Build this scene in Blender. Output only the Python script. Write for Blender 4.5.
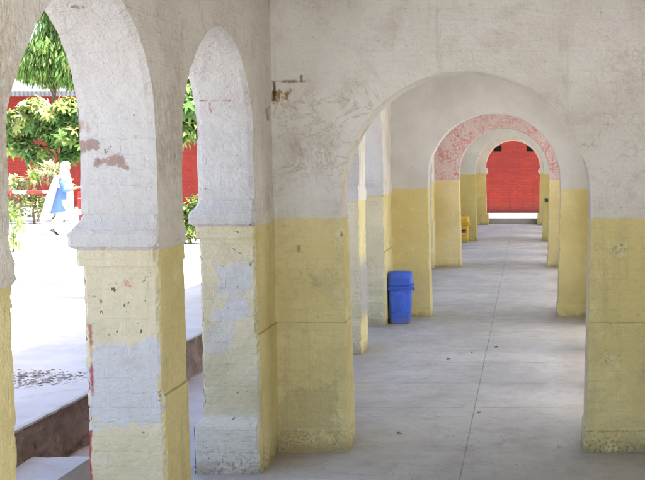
import bpy, bmesh, math, random
from mathutils import Vector, noise, Matrix
R = math.radians
for o in list(bpy.data.objects): bpy.data.objects.remove(o)
scene = bpy.context.scene
COL = scene.collection

# ------------------------------------------------------------------ camera, sky, sun, exposure
cam_d = bpy.data.cameras.new('camera'); cam = bpy.data.objects.new('camera', cam_d); COL.objects.link(cam)
cam.location = (0, 0, 2.2); cam.rotation_euler = (R(90 - 4.36), 0, 0)
cam_d.sensor_width = 36; cam_d.lens = 36 * 1050 / 645; cam_d.shift_x = -203.5 / 645
cam_d.clip_start = 0.05; cam_d.clip_end = 2000
scene.camera = cam
SUN = Vector((0.50, -0.12, 0.90)).normalized()          # towards the sun
w = bpy.data.worlds.new('World'); scene.world = w; w.use_nodes = True
nt = w.node_tree; nt.nodes.clear()
sky = nt.nodes.new('ShaderNodeTexSky'); sky.sky_type = 'NISHITA'; sky.sun_disc = False
sky.sun_elevation = math.asin(SUN.z); sky.sun_rotation = math.atan2(SUN.x, SUN.y)
sky.dust_density = 3.2; sky.air_density = 0.9; sky.ozone_density = 0.7
bgn = nt.nodes.new('ShaderNodeBackground'); bgn.inputs[1].default_value = 0.13
wo = nt.nodes.new('ShaderNodeOutputWorld')
nt.links.new(sky.outputs[0], bgn.inputs[0]); nt.links.new(bgn.outputs[0], wo.inputs[0])
sd = bpy.data.lights.new('sun', 'SUN'); sd.energy = 3.7; sd.angle = R(0.5); sd.color = (1, 0.96, 0.89)
so = bpy.data.objects.new('sun', sd); COL.objects.link(so)
so.rotation_euler = (-SUN).to_track_quat('-Z', 'Y').to_euler(); so.location = (20, -5, 40)
scene.view_settings.view_transform = 'Standard'; scene.view_settings.look = 'None'
scene.view_settings.gamma = 1; scene.view_settings.use_curve_mapping = False
scene.view_settings.exposure = 2.3
scene.cycles.max_bounces = 9; scene.cycles.diffuse_bounces = 7; scene.cycles.glossy_bounces = 2; scene.cycles.transmission_bounces = 2

# ------------------------------------------------------------------ helpers
def tag(o, label=None, cat=None, group=None, kind=None):
    if label: o['label'] = label
    if cat: o['category'] = cat
    if group: o['group'] = group
    if kind: o['kind'] = kind
    return o
def empty(name, loc, label, cat, group=None, rz=0):
    o = bpy.data.objects.new(name, None); COL.objects.link(o); o.location = loc; o.rotation_euler.z = rz
    o.empty_display_size = 0.2
    return tag(o, label, cat, group)
def link(name, bm, mats, parent=None, smooth=False, world=True):
    me = bpy.data.meshes.new(name)
    if smooth:
        for f in bm.faces: f.smooth = True
    bm.to_mesh(me); bm.free()
    for m in (mats if isinstance(mats, (list, tuple)) else [mats]): me.materials.append(m)
    o = bpy.data.objects.new(name, me); COL.objects.link(o)
    if parent is not None:
        o.parent = parent
        if world: o.matrix_parent_inverse = Matrix.Translation(parent.location).inverted()
    return o
def box(bm, x0, x1, y0, y1, z0, z1, mi=0, bev=0):
    r = bmesh.ops.create_cube(bm, size=1)
    vs = r['verts']
    bmesh.ops.scale(bm, vec=(x1 - x0, y1 - y0, z1 - z0), verts=vs)
    bmesh.ops.translate(bm, vec=((x0 + x1) / 2, (y0 + y1) / 2, (z0 + z1) / 2), verts=vs)
    fs = {f for v in vs for f in v.link_faces}
    for f in fs: f.material_index = mi
    if bev:
        es = list({e for v in vs for e in v.link_edges})
        bmesh.ops.bevel(bm, geom=es, offset=bev, segments=2, affect='EDGES', profile=0.6)
def tube(bm, pts, rads, n=8, mi=0, cap=True):
    rings = []
    for i, p in enumerate(pts):
        p = Vector(p)
        d = (Vector(pts[min(i + 1, len(pts) - 1)]) - Vector(pts[max(i - 1, 0)])).normalized()
        a = d.orthogonal().normalized() if abs(d.z) < 0.9 else Vector((1, 0, 0)).cross(d).normalized()
        b = d.cross(a)
        r = rads[i] if isinstance(rads, (list, tuple)) else rads
        rings.append([bm.verts.new(p + (a * math.cos(t) + b * math.sin(t)) * r) for t in [2 * math.pi * k / n for k in range(n)]])
    for i in range(len(rings) - 1):
        for k in range(n):
            f = bm.faces.new((rings[i][k], rings[i][(k + 1) % n], rings[i + 1][(k + 1) % n], rings[i + 1][k])); f.material_index = mi
    if cap:
        for rg in (rings[0], rings[-1]):
            f = bm.faces.new(rg); f.material_index = mi
def loft(bm, rings, mi=0, cap=True):
    vr = [[bm.verts.new(p) for p in r] for r in rings]
    n = len(vr[0])
    for i in range(len(vr) - 1):
        for k in range(n):
            f = bm.faces.new((vr[i][k], vr[i][(k + 1) % n], vr[i + 1][(k + 1) % n], vr[i + 1][k])); f.material_index = mi
    if cap:
        bm.faces.new(vr[0][::-1]).material_index = mi; bm.faces.new(vr[-1]).material_index = mi
def lin(a, b, step):
    n = max(1, int(round((b - a) / step)))
    return [a + (b - a) * i / n for i in range(n + 1)]
def rnoise(p, f, seed=0.0):
    return noise.noise(Vector((p[0] * f + seed, p[1] * f - seed * 1.7, p[2] * f + seed * 0.6)))

# ------------------------------------------------------------------ materials
class NT:
    def __init__(s, name):
        s.m = bpy.data.materials.new(name); s.m.use_nodes = True
        s.t = s.m.node_tree; s.bsdf = s.t.nodes['Principled BSDF']
        s.pos = s.t.nodes.new('ShaderNodeNewGeometry').outputs['Position']
        sp = s.t.nodes.new('ShaderNodeSeparateXYZ'); s.t.links.new(s.pos, sp.inputs[0])
        s.x, s.y, s.z = sp.outputs
    def put(s, sock, v):
        if hasattr(v, 'is_linked') or isinstance(v, bpy.types.NodeSocket): s.t.links.new(v, sock)
        elif isinstance(v, (tuple, list)) and len(v) == 3 and sock.type == 'RGBA': sock.default_value = (*v, 1)
        else: sock.default_value = v
    def math(s, op, a, b=0.0, c=None, clamp=False):
        n = s.t.nodes.new('ShaderNodeMath'); n.operation = op; n.use_clamp = clamp
        s.put(n.inputs[0], a); s.put(n.inputs[1], b)
        if c is not None: s.put(n.inputs[2], c)
        return n.outputs[0]
    def noise(s, scale, detail=5, rough=0.6, vec=None, stretch=None, off=0.0, dist=0.0):
        n = s.t.nodes.new('ShaderNodeTexNoise'); n.inputs['Scale'].default_value = scale
        n.inputs['Detail'].default_value = detail; n.inputs['Roughness'].default_value = rough
        n.inputs['Distortion'].default_value = dist
        v = vec or s.pos
        if stretch or off:
            mp = s.t.nodes.new('ShaderNodeMapping'); mp.inputs['Scale'].default_value = stretch or (1, 1, 1)
            mp.inputs['Location'].default_value = (off, off * .7, off * 1.3); s.t.links.new(v, mp.inputs[0]); v = mp.outputs[0]
        s.t.links.new(v, n.inputs['Vector'])
        return n.outputs[0]
    def ramp(s, v, lo, hi, a=0.0, b=1.0):
        n = s.t.nodes.new('ShaderNodeMapRange'); n.interpolation_type = 'SMOOTHSTEP'
        s.put(n.inputs[0], v)
        for i, q in enumerate((lo, hi, a, b)): s.put(n.inputs[i + 1], q)
        return n.outputs[0]
    def mix(s, f, a, b, mode='MIX'):
        n = s.t.nodes.new('ShaderNodeMix'); n.data_type = 'RGBA'; n.blend_type = mode
        s.put(n.inputs[0], f); s.put(n.inputs[6], a); s.put(n.inputs[7], b)
        return n.outputs[2]
    def scale(s, col, f):      # multiply colour by a scalar
        n = s.t.nodes.new('ShaderNodeVectorMath'); n.operation = 'SCALE'; s.put(n.inputs[0], col if not isinstance(col, tuple) else col); s.put(n.inputs[3], f)
        return n.outputs[0]
    def boxmask(s, x, z, x0, x1, z0, z1, wob, soft):
        # a patch with ragged edges on a wall: min distance to the sides, disturbed by noise
        dx = s.math('MINIMUM', s.math('SUBTRACT', x, x0), s.math('SUBTRACT', x1, x))
        dz = s.math('MINIMUM', s.math('SUBTRACT', z, z0), s.math('SUBTRACT', z1, z))
        d = s.math('ADD', s.math('MINIMUM', dx, dz), wob)
        return s.ramp(d, -soft, soft)
    def bump(s, h, strength, dist, prev=None):
        n = s.t.nodes.new('ShaderNodeBump'); n.inputs['Strength'].default_value = strength
        n.inputs['Distance'].default_value = dist; s.t.links.new(h, n.inputs['Height'])
        if prev is not None: s.t.links.new(prev, n.inputs['Normal'])
        return n.outputs[0]
    def done(s, col, rough=0.9, nrm=None, spec=0.3):
        s.put(s.bsdf.inputs['Base Color'], col); s.put(s.bsdf.inputs['Roughness'], rough)
        s.bsdf.inputs['Specular IOR Level'].default_value = spec
        if nrm is not None: s.t.links.new(nrm, s.bsdf.inputs['Normal'])
        return s.m

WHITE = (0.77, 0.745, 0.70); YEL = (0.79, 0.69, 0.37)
PALE_W = (0.55, 0.53, 0.51); PALE_Y = (0.63, 0.57, 0.41)  # jamb tones: faded paint, with the wash of outside light put into the colour
LAV = (0.53, 0.53, 0.545); BRICK = (0.20, 0.095, 0.062)
RUST = (0.23, 0.11, 0.04); GREY_Y = (0.33, 0.28, 0.12)
def plaster(name, up, low, zline=1.745, brick=0.5, chips=0.70, marks=0.0, patches=(), over=None, dirt=0.5, streak=0.3, lite=False, soffit=False):
    s = NT(name)
    u = s.math('ADD', s.x, s.y)
    n_big = s.noise(1.1, 4, 0.62); n_mid = s.noise(5.5, 5, 0.65, off=3.1); n_fine = s.noise(38, 3, 0.7, off=7.7)
    n_streak = s.noise(1.0, 3, 0.65, stretch=(11, 11, 0.9), off=1.3)
    wob = s.math('MULTIPLY', s.math('SUBTRACT', s.noise(7, 4, 0.7), 0.5), 0.055)
    zz = s.math('ADD', s.z, wob)
    isup = s.ramp(zz, zline - 0.006, zline + 0.006)
    # faded and scuffed white and yellow
    upc = s.mix(s.ramp(n_big, 0.35, 0.68), up, tuple(c * f for c, f in zip(up, (0.86, 0.84, 0.82))))
    lowc = s.mix(s.ramp(n_big, 0.33, 0.66), low, tuple(c * f for c, f in zip(low, (0.86, 0.84, 0.74))))
    lowc = s.mix(s.ramp(n_mid, 0.56, 0.72, 0, 0.45), lowc, tuple(min(.8, c * f) for c, f in zip(low, (1.12, 1.16, 1.45))))
    col = s.mix(isup, lowc, upc)
    wob2 = s.math('ADD', s.math('MULTIPLY', s.math('SUBTRACT', s.noise(4.5, 3, 0.7, off=5.5), 0.5), 0.34), s.math('MULTIPLY', s.math('SUBTRACT', s.noise(22, 4, 0.75, off=1.5), 0.5), 0.20))
    grain = s.ramp(s.noise(34, 5, 0.7, stretch=(1, 1, 0.6), off=12), 0.40, 0.56)
    if over: col = over(s, col, isup, n_mid, wob2)
    for (ax, a0, a1, z0, z1, c, soft, amt, yw, *ot) in patches:
        m = s.boxmask(s.x if ax == 'x' else s.y, s.z, a0, a1, z0, z1, wob2 if yw is None else s.math('MULTIPLY', wob2, yw), soft)
        if ot:
            o_ = s.y if ax == 'x' else s.x
            m = s.math('MULTIPLY', m, s.math('MULTIPLY', s.math('GREATER_THAN', o_, ot[0]), s.math('LESS_THAN', o_, ot[1])))
        if amt > 1:
            vn = s.noise(3.6, 6, 0.66, off=21, dist=1.0); amt -= 1
            m = s.math('MULTIPLY', m, s.ramp(s.math('ABSOLUTE', s.math('SUBTRACT', vn, 0.5)), 0.002, 0.022, 1, 0))
        if amt < 0: m = s.math('MULTIPLY', m, grain); amt = -amt       # broken, rubbed paint
        col = s.mix(s.math('MULTIPLY', m, amt), col, c)
    if lite:
        ft = s.ramp(s.math('ADD', s.z, s.math('MULTIPLY', s.math('SUBTRACT', n_mid, 0.5), 0.4)), 0.0, 0.13, 1, 0)
        col = s.mix(s.math('MULTIPLY', ft, dirt), col, (0.17, 0.125, 0.08))
        col = s.mix(s.ramp(n_fine, 0.62, 0.72, 0, 0.35), col, (0.2, 0.16, 0.11))
        return s.done(col, 0.92, s.bump(n_mid, 0.6, 0.02), 0.2)
    # grime clouds, rain streaks and hairline scuffs
    cl = s.noise(3.4, 5, 0.72, off=15, dist=0.4)
    col = s.mix(s.ramp(cl, 0.48, 0.70, 0, 0.30), col, (0.40, 0.34, 0.27))
    col = s.mix(s.ramp(s.noise(13, 4, 0.75, stretch=(1, 1, 1.8), off=17), 0.56, 0.72, 0, 0.30), col, (0.36, 0.30, 0.23))
    col = s.mix(s.ramp(n_streak, 0.56, 0.74, 0, streak), col, (0.27, 0.22, 0.16))
    scr = s.noise(2.2, 5, 0.72, off=9.0, dist=1.6)
    scr = s.ramp(s.math('ABSOLUTE', s.math('SUBTRACT', scr, 0.5)), 0.0, 0.012, 1, 0)
    scr = s.math('MULTIPLY', scr, s.ramp(n_mid, 0.50, 0.64))
    col = s.mix(s.math('MULTIPLY', s.math('MULTIPLY', scr, s.ramp(n_big, 0.48, 0.60)), 0.60), col, (0.26, 0.18, 0.12))
    # the joints of the brickwork, half buried under lime wash
    cv = s.t.nodes.new('ShaderNodeCombineXYZ')
    s.put(cv.inputs[0], s.math('ADD', u, s.math('MULTIPLY', wob, 0.4))); s.put(cv.inputs[1], s.math('ADD', s.z, s.math('MULTIPLY', wob, 0.5)))
    bt = s.t.nodes.new('ShaderNodeTexBrick'); s.t.links.new(cv.outputs[0], bt.inputs[0])
    for k, v in (('Scale', 1.0), ('Mortar Size', 0.006), ('Mortar Smooth', 0.6), ('Brick Width', 0.235), ('Row Height', 0.077)): bt.inputs[k].default_value = v
    bfac = s.math('MULTIPLY', bt.outputs['Fac'], s.math('MULTIPLY', s.ramp(s.z, 2.35, 2.55, 1, 0.0), s.ramp(n_mid, 0.38, 0.58, 0.15, 1)) if soffit else s.ramp(n_mid, 0.38, 0.58, 0.15, 1))
    joint = s.math('MULTIPLY', bfac, s.math('MULTIPLY', s.ramp(n_big, 0.44, 0.62), s.ramp(s.noise(15, 2, 0.7, off=6.2), 0.36, 0.55)))
    col = s.mix(s.math('MULTIPLY', joint, 0.16 * brick), col, (0.30, 0.24, 0.18))
    # chips down to the brick
    ch = s.ramp(s.math('ADD', n_mid, s.math('MULTIPLY', s.math('SUBTRACT', n_fine, 0.5), 0.12)), chips, chips + 0.018)
    col = s.mix(s.math('MULTIPLY', ch, 0.8), col, s.mix(n_fine, BRICK, (0.33, 0.22, 0.15)))
    sp = s.ramp(s.noise(26, 3, 0.6, off=4.0), 0.73 - 0.05 * marks, 0.76 - 0.05 * marks)
    col = s.mix(s.math('MULTIPLY', sp, 0.75), col, (0.09, 0.07, 0.055))
    # splash dirt along the foot
    ft = s.ramp(s.math('ADD', s.z, s.math('MULTIPLY', s.math('SUBTRACT', n_mid, 0.5), 0.34)), 0.0, 0.13, 1, 0)
    col = s.mix(s.math('MULTIPLY', ft, dirt), col, (0.22, 0.165, 0.105))
    fs = s.math('MULTIPLY', s.ramp(s.z, 0.02, 0.30, 1, 0), s.math('MULTIPLY', s.ramp(n_fine, 0.46, 0.62), s.ramp(n_mid, 0.40, 0.60, 0.25, 1)))
    col = s.mix(s.math('MULTIPLY', fs, 0.6), col, (0.12, 0.09, 0.06))
    col = s.mix(1.0, col, s.mix(n_fine, (0.90, 0.90, 0.90), (1.08, 1.08, 1.08)), 'MULTIPLY')
    h = s.math('MULTIPLY', bfac, -0.0020 * brick)
    h = s.math('MULTIPLY_ADD', s.noise(5, 3, 0.6, stretch=(1, 1, 2.4), off=19), 0.016, h)
    h = s.math('MULTIPLY_ADD', s.noise(16, 4, 0.72), 0.0125, h)
    h = s.math('MULTIPLY_ADD', n_fine, 0.0032, h)
    h = s.math('MULTIPLY_ADD', ch, -0.003, h)
    b = s.bump(h, 1.0, 1.0)
    return s.done(col, 0.92, b, 0.2)

M_in = plaster('plaster_inner', WHITE, YEL, brick=0.6, chips=0.735, streak=0.28, patches=[
    ('y', 3.3, 3.95, 2.05, 2.75, (0.42, 0.27, 0.15), 0.08, -0.4, 1.2), ('y', 5.3, 5.8, 2.1, 2.6, (0.36, 0.27, 0.19), 0.08, -0.4, 1.4),
    ('y', 7.60, 7.72, 2.50, 2.57, RUST, 0.012, -0.7, 0.5), ('y', 0, 40, 0.98, 0.992, (0.26, 0.20, 0.09), 0.004, 0.7, 0.03)])
M_in_blue = plaster('plaster_blue_rub', WHITE, YEL, brick=0.6, chips=0.735, streak=0.28, patches=[('y', 11.7, 12.4, 0.42, 1.05, (0.20, 0.24, 0.42), 0.12, 0.6, 0.5)])
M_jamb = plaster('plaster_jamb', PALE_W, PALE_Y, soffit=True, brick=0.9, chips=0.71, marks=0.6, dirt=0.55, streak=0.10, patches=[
    ('x', -2.30, -2.18, 2.255, 2.285, (0.27, 0.15, 0.11), 0.006, 0.75, 0.45, 5.2, 5.5), ('x', -2.17, -2.04, 2.18, 2.205, (0.27, 0.15, 0.11), 0.006, 0.75, 0.50, 5.2, 5.5), ('x', -2.28, -2.22, 2.36, 2.40, (0.40, 0.28, 0.22), 0.006, -0.6, 0.6, 5.2, 5.5),
    ('x', -2.22, -1.98, 2.596, 2.608, (0.33, 0.12, 0.09), 0.006, -0.95, 0.06, 7.0, 7.5), ('x', -2.16, -2.15, 2.52, 2.60, (0.30, 0.15, 0.10), 0.005, -0.8, 0.05, 7.0, 7.5)])
M_wall1 = plaster('plaster_first_arch', WHITE, YEL, zline=1.772, brick=0.7, chips=0.74, streak=0.16, patches=[
    ('x', -1.86, -1.42, 0.10, 0.50, (0.47, 0.41, 0.22), 0.01, 0.50, 1.3),
    ('x', -1.88, -1.75, 2.635, 2.695, (0.36, 0.19, 0.06), 0.012, -0.95, 0.5),
    ('x', -1.88, -1.62, 2.772, 2.782, RUST, 0.008, -0.8, 0.10), ('x', -1.66, -1.645, 2.77, 2.82, RUST, 0.006, 0.8, 0.06),
    ('x', -1.865, -1.845, 2.64, 2.78, (0.05, 0.03, 0.02), 0.008, 0.9, 0.10),
    ('x', -1.61, -1.53, 1.24, 1.35, (0.42, 0.37, 0.20), 0.012, 0.5, 0.35),
    ('x', -1.70, -1.685, 1.52, 1.56, (0.10, 0.075, 0.04), 0.006, 0.55, 0.12),
    ('x', -1.86, -1.10, 2.05, 2.70, (0.36, 0.23, 0.11), 0.10, 1.42, 0.8), ('x', -1.80, -1.40, 2.10, 2.40, (0.45, 0.37, 0.28), 0.08, -0.35, 1.2),
    ('x', 0.50, 1.2, 1.90, 3.2, (0.42, 0.34, 0.25), 0.15, 1.3, 0.8),
    ('x', -2.0, 1.2, 0.982, 0.990, (0.28, 0.22, 0.12), 0.004, 0.65, 0.03), ('x', 0.3, 1.2, 0.160, 0.170, (0.2, 0.15, 0.09), 0.006, -0.7, 0.04)])
M_wall2 = plaster('plaster_second_arch', lite=True, up=(0.67, 0.66, 0.645), low=(0.73, 0.63, 0.32), zline=1.80, chips=0.74, streak=0.16)
def pink(s, col, isup, n_mid, wob2):
    p = s.math('MULTIPLY', s.ramp(s.noise(19, 5, 0.8, off=6.0), 0.42, 0.58), s.ramp(s.noise(3.5, 4, 0.65, off=2.0), 0.36, 0.60, 0.25, 1))
    return s.mix(s.math('MULTIPLY', isup, s.math('MULTIPLY', p, 0.80)), col, (0.50, 0.10, 0.11))
M_wall3 = plaster('plaster_third_arch', lite=True, up=(0.66, 0.57, 0.55), low=(0.71, 0.605, 0.33), zline=1.79, chips=0.76, over=pink, patches=[
    ('x', -1.30, -1.05, 0.70, 0.92, (0.60, 0.56, 0.46), 0.02, 0.9, 0.25)])
M_wall4 = plaster('plaster_fourth_arch', lite=True, up=(0.62, 0.63, 0.59), low=(0.58, 0.50, 0.22), zline=1.80, chips=0.76)
M_wall5 = plaster('plaster_end_arch', lite=True, up=(0.66, 0.61, 0.53), low=(0.62, 0.51, 0.21), zline=1.74, chips=0.76)
def p1marks(s, col, isup, n_mid, wob2):
    k = s.ramp(s.noise(24, 3, 0.5, stretch=(1.0, 1.0, 0.8), off=8.2, dist=0.6), 0.668, 0.685)
    m = s.boxmask(s.x, s.z, -2.26, -1.90, 1.28, 1.60, s.math('MULTIPLY', wob2, 0.4), 0.03)
    return s.mix(s.math('MULTIPLY', s.math('MULTIPLY', k, m), 0.85), col, (0.05, 0.045, 0.04))
M_jamb1 = plaster('plaster_near_pillar', PALE_W, PALE_Y, brick=0.8, chips=0.715, marks=0.4, streak=0.08, over=p1marks, patches=[
    ('x', -2.29, -1.86, 0.84, 1.27, LAV, 0.012, 0.95, 0.9),
    ('x', -2.246, -2.224, 0.98, 1.36, (0.36, 0.045, 0.05), 0.008, 0.85, 0.16),
    ('x', -2.36, -2.248, 0.0, 0.80, (0.36, 0.035, 0.04), 0.006, 0.95, 0.14),
    ('x', -2.06, -2.02, 1.555, 1.59, (0.45, 0.10, 0.10), 0.012, -0.8, 0.18)])
M_jamb2 = plaster('plaster_corner_pillar', PALE_W, PALE_Y, brick=0.9, chips=0.72, marks=0.8, streak=0.12, over=p1marks, patches=[
    ('x', -2.12, -1.93, 1.12, 1.46, LAV, 0.015, 0.9, 1.1),
    ('x', -2.20, -2.07, 0.84, 1.18, LAV, 0.015, -0.95, 1.1),
    ('x', -2.45, -1.80, -0.1, 0.42, (0.64, 0.60, 0.52), 0.02, 0.9, 0.25)])
def simple(name, col, rough=0.6, var=0.12, bsc=30, bst=0.15, spec=0.4, ns=6):
    s = NT(name)
    n = s.noise(ns, 5, 0.6)
    c = s.mix(s.ramp(n, 0.3, 0.7), tuple(q * (1 - var) for q in col), tuple(min(1, q * (1 + var)) for q in col))
    b = s.bump(s.noise(bsc, 4, 0.6), bst, 0.004)
    return s.done(c, rough, b, spec)
def redpaint():
    s = NT('red_facade'); cv = s.t.nodes.new('ShaderNodeCombineXYZ')
    s.put(cv.inputs[0], s.math('ADD', s.x, s.y)); s.put(cv.inputs[1], s.z)
    bt = s.t.nodes.new('ShaderNodeTexBrick'); s.t.links.new(cv.outputs[0], bt.inputs[0])
    for k, v in (('Scale', 1.0), ('Mortar Size', 0.008), ('Mortar Smooth', 0.4), ('Brick Width', 0.235), ('Row Height', 0.08), ('Bias', 0.0)): bt.inputs[k].default_value = v
    bt.inputs['Color1'].default_value = (0.255, 0.032, 0.021, 1); bt.inputs['Color2'].default_value = (0.205, 0.026, 0.018, 1)
    bt.inputs['Mortar'].default_value = (0.16, 0.024, 0.018, 1)
    c = s.mix(s.ramp(s.noise(0.9, 6, 0.6), 0.4, 0.7, 0, 0.35), bt.outputs[0], (0.17, 0.026, 0.024))
    c = s.mix(s.ramp(s.noise(9, 4, 0.7), 0.64, 0.70, 0, 0.5), c, (0.40, 0.13, 0.09))
    c = s.mix(s.ramp(s.noise(1.0, 4, 0.65, stretch=(5, 5, 0.5), off=4), 0.52, 0.70, 0, 0.45), c, (0.12, 0.022, 0.016))
    c = s.mix(s.ramp(s.math('ADD', s.z, s.math('MULTIPLY', s.noise(2.5, 4, 0.7), 0.9)), 0.55, 1.15, 0.7, 0), c, (0.10, 0.03, 0.022))
    b = s.bump(s.math('MULTIPLY', bt.outputs['Fac'], -1), 0.7, 0.008); b = s.bump(s.noise(20, 5), 0.3, 0.006, b)
    return s.done(c, 0.85, b, 0.2)
M_red = redpaint()
def concrete(name, base, joints=False, dust_shade=(0.33, 0.27, 0.20), gloss=0.75):
    s = NT(name)
    a = s.noise(0.8, 4, 0.65); b_ = s.noise(6, 5, 0.7, off=2.0); f_ = s.noise(60, 2, 0.7); h = s.noise(1.6, 3, 0.6, stretch=(0.5, 3.2, 1), off=4)
    c = s.mix(s.ramp(a, 0.32, 0.68), tuple(q * 0.86 for q in base), tuple(q * 1.10 for q in base))
    c = s.mix(s.ramp(b_, 0.50, 0.72, 0, 0.45), c, tuple(q * 0.72 for q in base))
    c = s.mix(s.ramp(h, 0.50, 0.70, 0, 0.22), c, tuple(q * 1.22 for q in base))
    c = s.mix(s.ramp(f_, 0.62, 0.72, 0, 0.35), c, tuple(q * 0.6 for q in base))
    hgt = b_
    if joints:
        wv = s.math('MULTIPLY', s.math('SUBTRACT', s.noise(7, 5, 0.75), 0.5), 0.016)
        brk = s.ramp(s.noise(3.5, 4, 0.6, off=3), 0.36, 0.52)
        ln = s.ramp(s.math('ABSOLUTE', s.math('ADD', s.math('ADD', s.x, 0.458), wv)), 0.001, 0.0065, 1, 0)
        for k, yj in enumerate((4.1, 5.5, 6.8, 7.93, 9.22, 10.25, 11.3, 12.3, 13.35, 14.4, 15.5, 16.6, 17.6, 18.8, 20.0, 21.2, 22.6, 24.0, 25.5, 27.0, 29.0, 31.0, 33.0)):
            lj = s.ramp(s.math('ABSOLUTE', s.math('ADD', s.math('SUBTRACT', s.y, yj), wv)), 0.002, 0.010, 1, 0)
            ln = s.math('MAXIMUM', ln, s.math('MULTIPLY', lj, s.math('MULTIPLY', brk, 0.8)))
        c = s.mix(s.math('MULTIPLY', ln, s.ramp(s.noise(4, 3, off=6), 0.35, 0.6, 0.40, 0.85)), c, (0.07, 0.06, 0.05))
        # brown deposit, and contact shade painted in, along the feet of the piers
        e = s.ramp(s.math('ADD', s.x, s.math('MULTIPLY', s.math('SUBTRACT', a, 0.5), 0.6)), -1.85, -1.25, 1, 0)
        c = s.mix(s.math('MULTIPLY', e, 0.50), c, dust_shade)
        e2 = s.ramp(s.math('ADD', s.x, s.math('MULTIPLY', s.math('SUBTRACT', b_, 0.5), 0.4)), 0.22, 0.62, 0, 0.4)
        c = s.mix(e2, c, dust_shade)
        c = s.mix(s.ramp(s.noise(17, 5, 0.8, off=25), 0.50, 0.66, 0, 0.35), c, (0.27, 0.25, 0.22))
        c = s.mix(s.ramp(s.noise(2.2, 5, 0.7, off=28), 0.50, 0.66, 0, 0.35), c, (0.31, 0.29, 0.26))
        cr = s.noise(1.3, 4, 0.6, off=11, dist=0.8)
        cr = s.ramp(s.math('ABSOLUTE', s.math('SUBTRACT', cr, 0.5)), 0.0, 0.004, 1, 0)
        cr = s.math('MULTIPLY', cr, s.ramp(s.noise(1.1, 3, off=8), 0.52, 0.6))
        c = s.mix(s.math('MULTIPLY', cr, 0.45), c, (0.10, 0.085, 0.07))
        hgt = b_
        spk = s.ramp(s.noise(21, 2, 0.5, off=14), 0.755, 0.775)
        c = s.mix(s.math('MULTIPLY', spk, 0.7), c, (0.06, 0.05, 0.045))
    b = s.bump(s.math('MULTIPLY_ADD', hgt, 0.0042, s.math('MULTIPLY', f_, 0.001)), 1.0, 1.0)
    return s.done(c, s.ramp(b_, 0.3, 0.7, gloss - 0.12, gloss + 0.1), b, 0.35)
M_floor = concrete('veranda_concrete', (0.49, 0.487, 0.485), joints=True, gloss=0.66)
M_yard = concrete('yard_concrete', (0.58, 0.565, 0.545), gloss=0.85)
M_slab = concrete('step_concrete', (0.54, 0.53, 0.53), gloss=0.85)
def earthwall():
    s = NT('drain_wall_stone')
    a = s.noise(3, 8, 0.72); b_ = s.noise(11, 8, 0.75, off=2); st = s.noise(3, 5, 0.6, stretch=(1, 5, 0.7), off=5)
    c = s.mix(s.ramp(a, 0.35, 0.65), (0.27, 0.21, 0.165), (0.45, 0.36, 0.285))
    c = s.mix(s.ramp(b_, 0.55, 0.68, 0, 0.8), c, (0.07, 0.05, 0.04))
    c = s.mix(s.ramp(st, 0.56, 0.68, 0, 0.6), c, (0.40, 0.34, 0.28))
    b = s.bump(b_, 0.9, 0.03); b = s.bump(a, 0.8, 0.05, b)
    return s.done(c, 0.95, b, 0.15)
M_earth = earthwall()
def plastic(name, col):
    s = NT(name)
    a = s.noise(9, 5, 0.65); sc = s.noise(22, 4, 0.7, stretch=(3.5, 3.5, 0.35), off=3)
    c = s.mix(s.ramp(a, 0.35, 0.68), tuple(q * 0.85 for q in col), tuple(q * 1.15 + 0.01 for q in col))
    c = s.mix(s.ramp(sc, 0.60, 0.68, 0, 0.35), c, tuple(q * 0.6 + 0.16 for q in col))
    ft = s.ramp(s.math('ADD', s.z, s.math('MULTIPLY', s.math('SUBTRACT', a, 0.5), 0.25)), 0.0, 0.10, 0.6, 0)
    c = s.mix(ft, c, (0.24, 0.20, 0.15))
    return s.done(c, s.ramp(a, 0.3, 0.7, 0.35, 0.6), s.bump(sc, 0.08, 0.003), 0.5)
M_blue = plastic('blue_plastic', (0.05, 0.13, 0.62))
M_blue_dark = simple('blue_plastic_rim', (0.036, 0.095, 0.48), 0.45, 0.08, 12, 0.06, 0.5)
M_ybin = plastic('yellow_plastic', (0.62, 0.38, 0.02))
M_ybin_dark = simple('yellow_plastic_lid', (0.52, 0.30, 0.012), 0.45, 0.08, 12, 0.06, 0.5)
M_black = simple('black_rubber', (0.02, 0.02, 0.022), 0.6)
M_stick_r = simple('sticker_red', (0.45, 0.03, 0.03), 0.5); M_stick_w = simple('sticker_white', (0.65, 0.63, 0.6), 0.5)
M_bark = simple('bark', (0.13, 0.095, 0.065), 0.95, 0.35, 18, 0.8, 0.1)
def leafmat(name, col, tr=0.35):
    s = NT(name)
    n = s.noise(2.1, 4, 0.6)
    c = s.mix(s.ramp(n, 0.3, 0.7), tuple(q * 0.75 for q in col), tuple(q * 1.25 for q in col))
    s.done(c, 0.5, None, 0.4)
    td = s.t.nodes.new('ShaderNodeBsdfTranslucent'); s.put(td.inputs[0], s.scale(c, 1.15))
    ms = s.t.nodes.new('ShaderNodeMixShader'); ms.inputs[0].default_value = tr
    s.t.links.new(s.bsdf.outputs[0], ms.inputs[1]); s.t.links.new(td.outputs[0], ms.inputs[2])
    s.t.links.new(ms.outputs[0], s.t.nodes['Material Output'].inputs[0])
    return s.m
L_dark = leafmat('leaf_dark', (0.07, 0.155, 0.04)); L_mid = leafmat('leaf_mid', (0.12, 0.235, 0.06))
L_lite = leafmat('leaf_light', (0.19, 0.30, 0.07)); L_yel = leafmat('leaf_yellow_green', (0.33, 0.38, 0.11))
L_var = leafmat('leaf_variegated', (0.46, 0.48, 0.28)); L_deep = leafmat('leaf_deep', (0.022, 0.06, 0.02))

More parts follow.
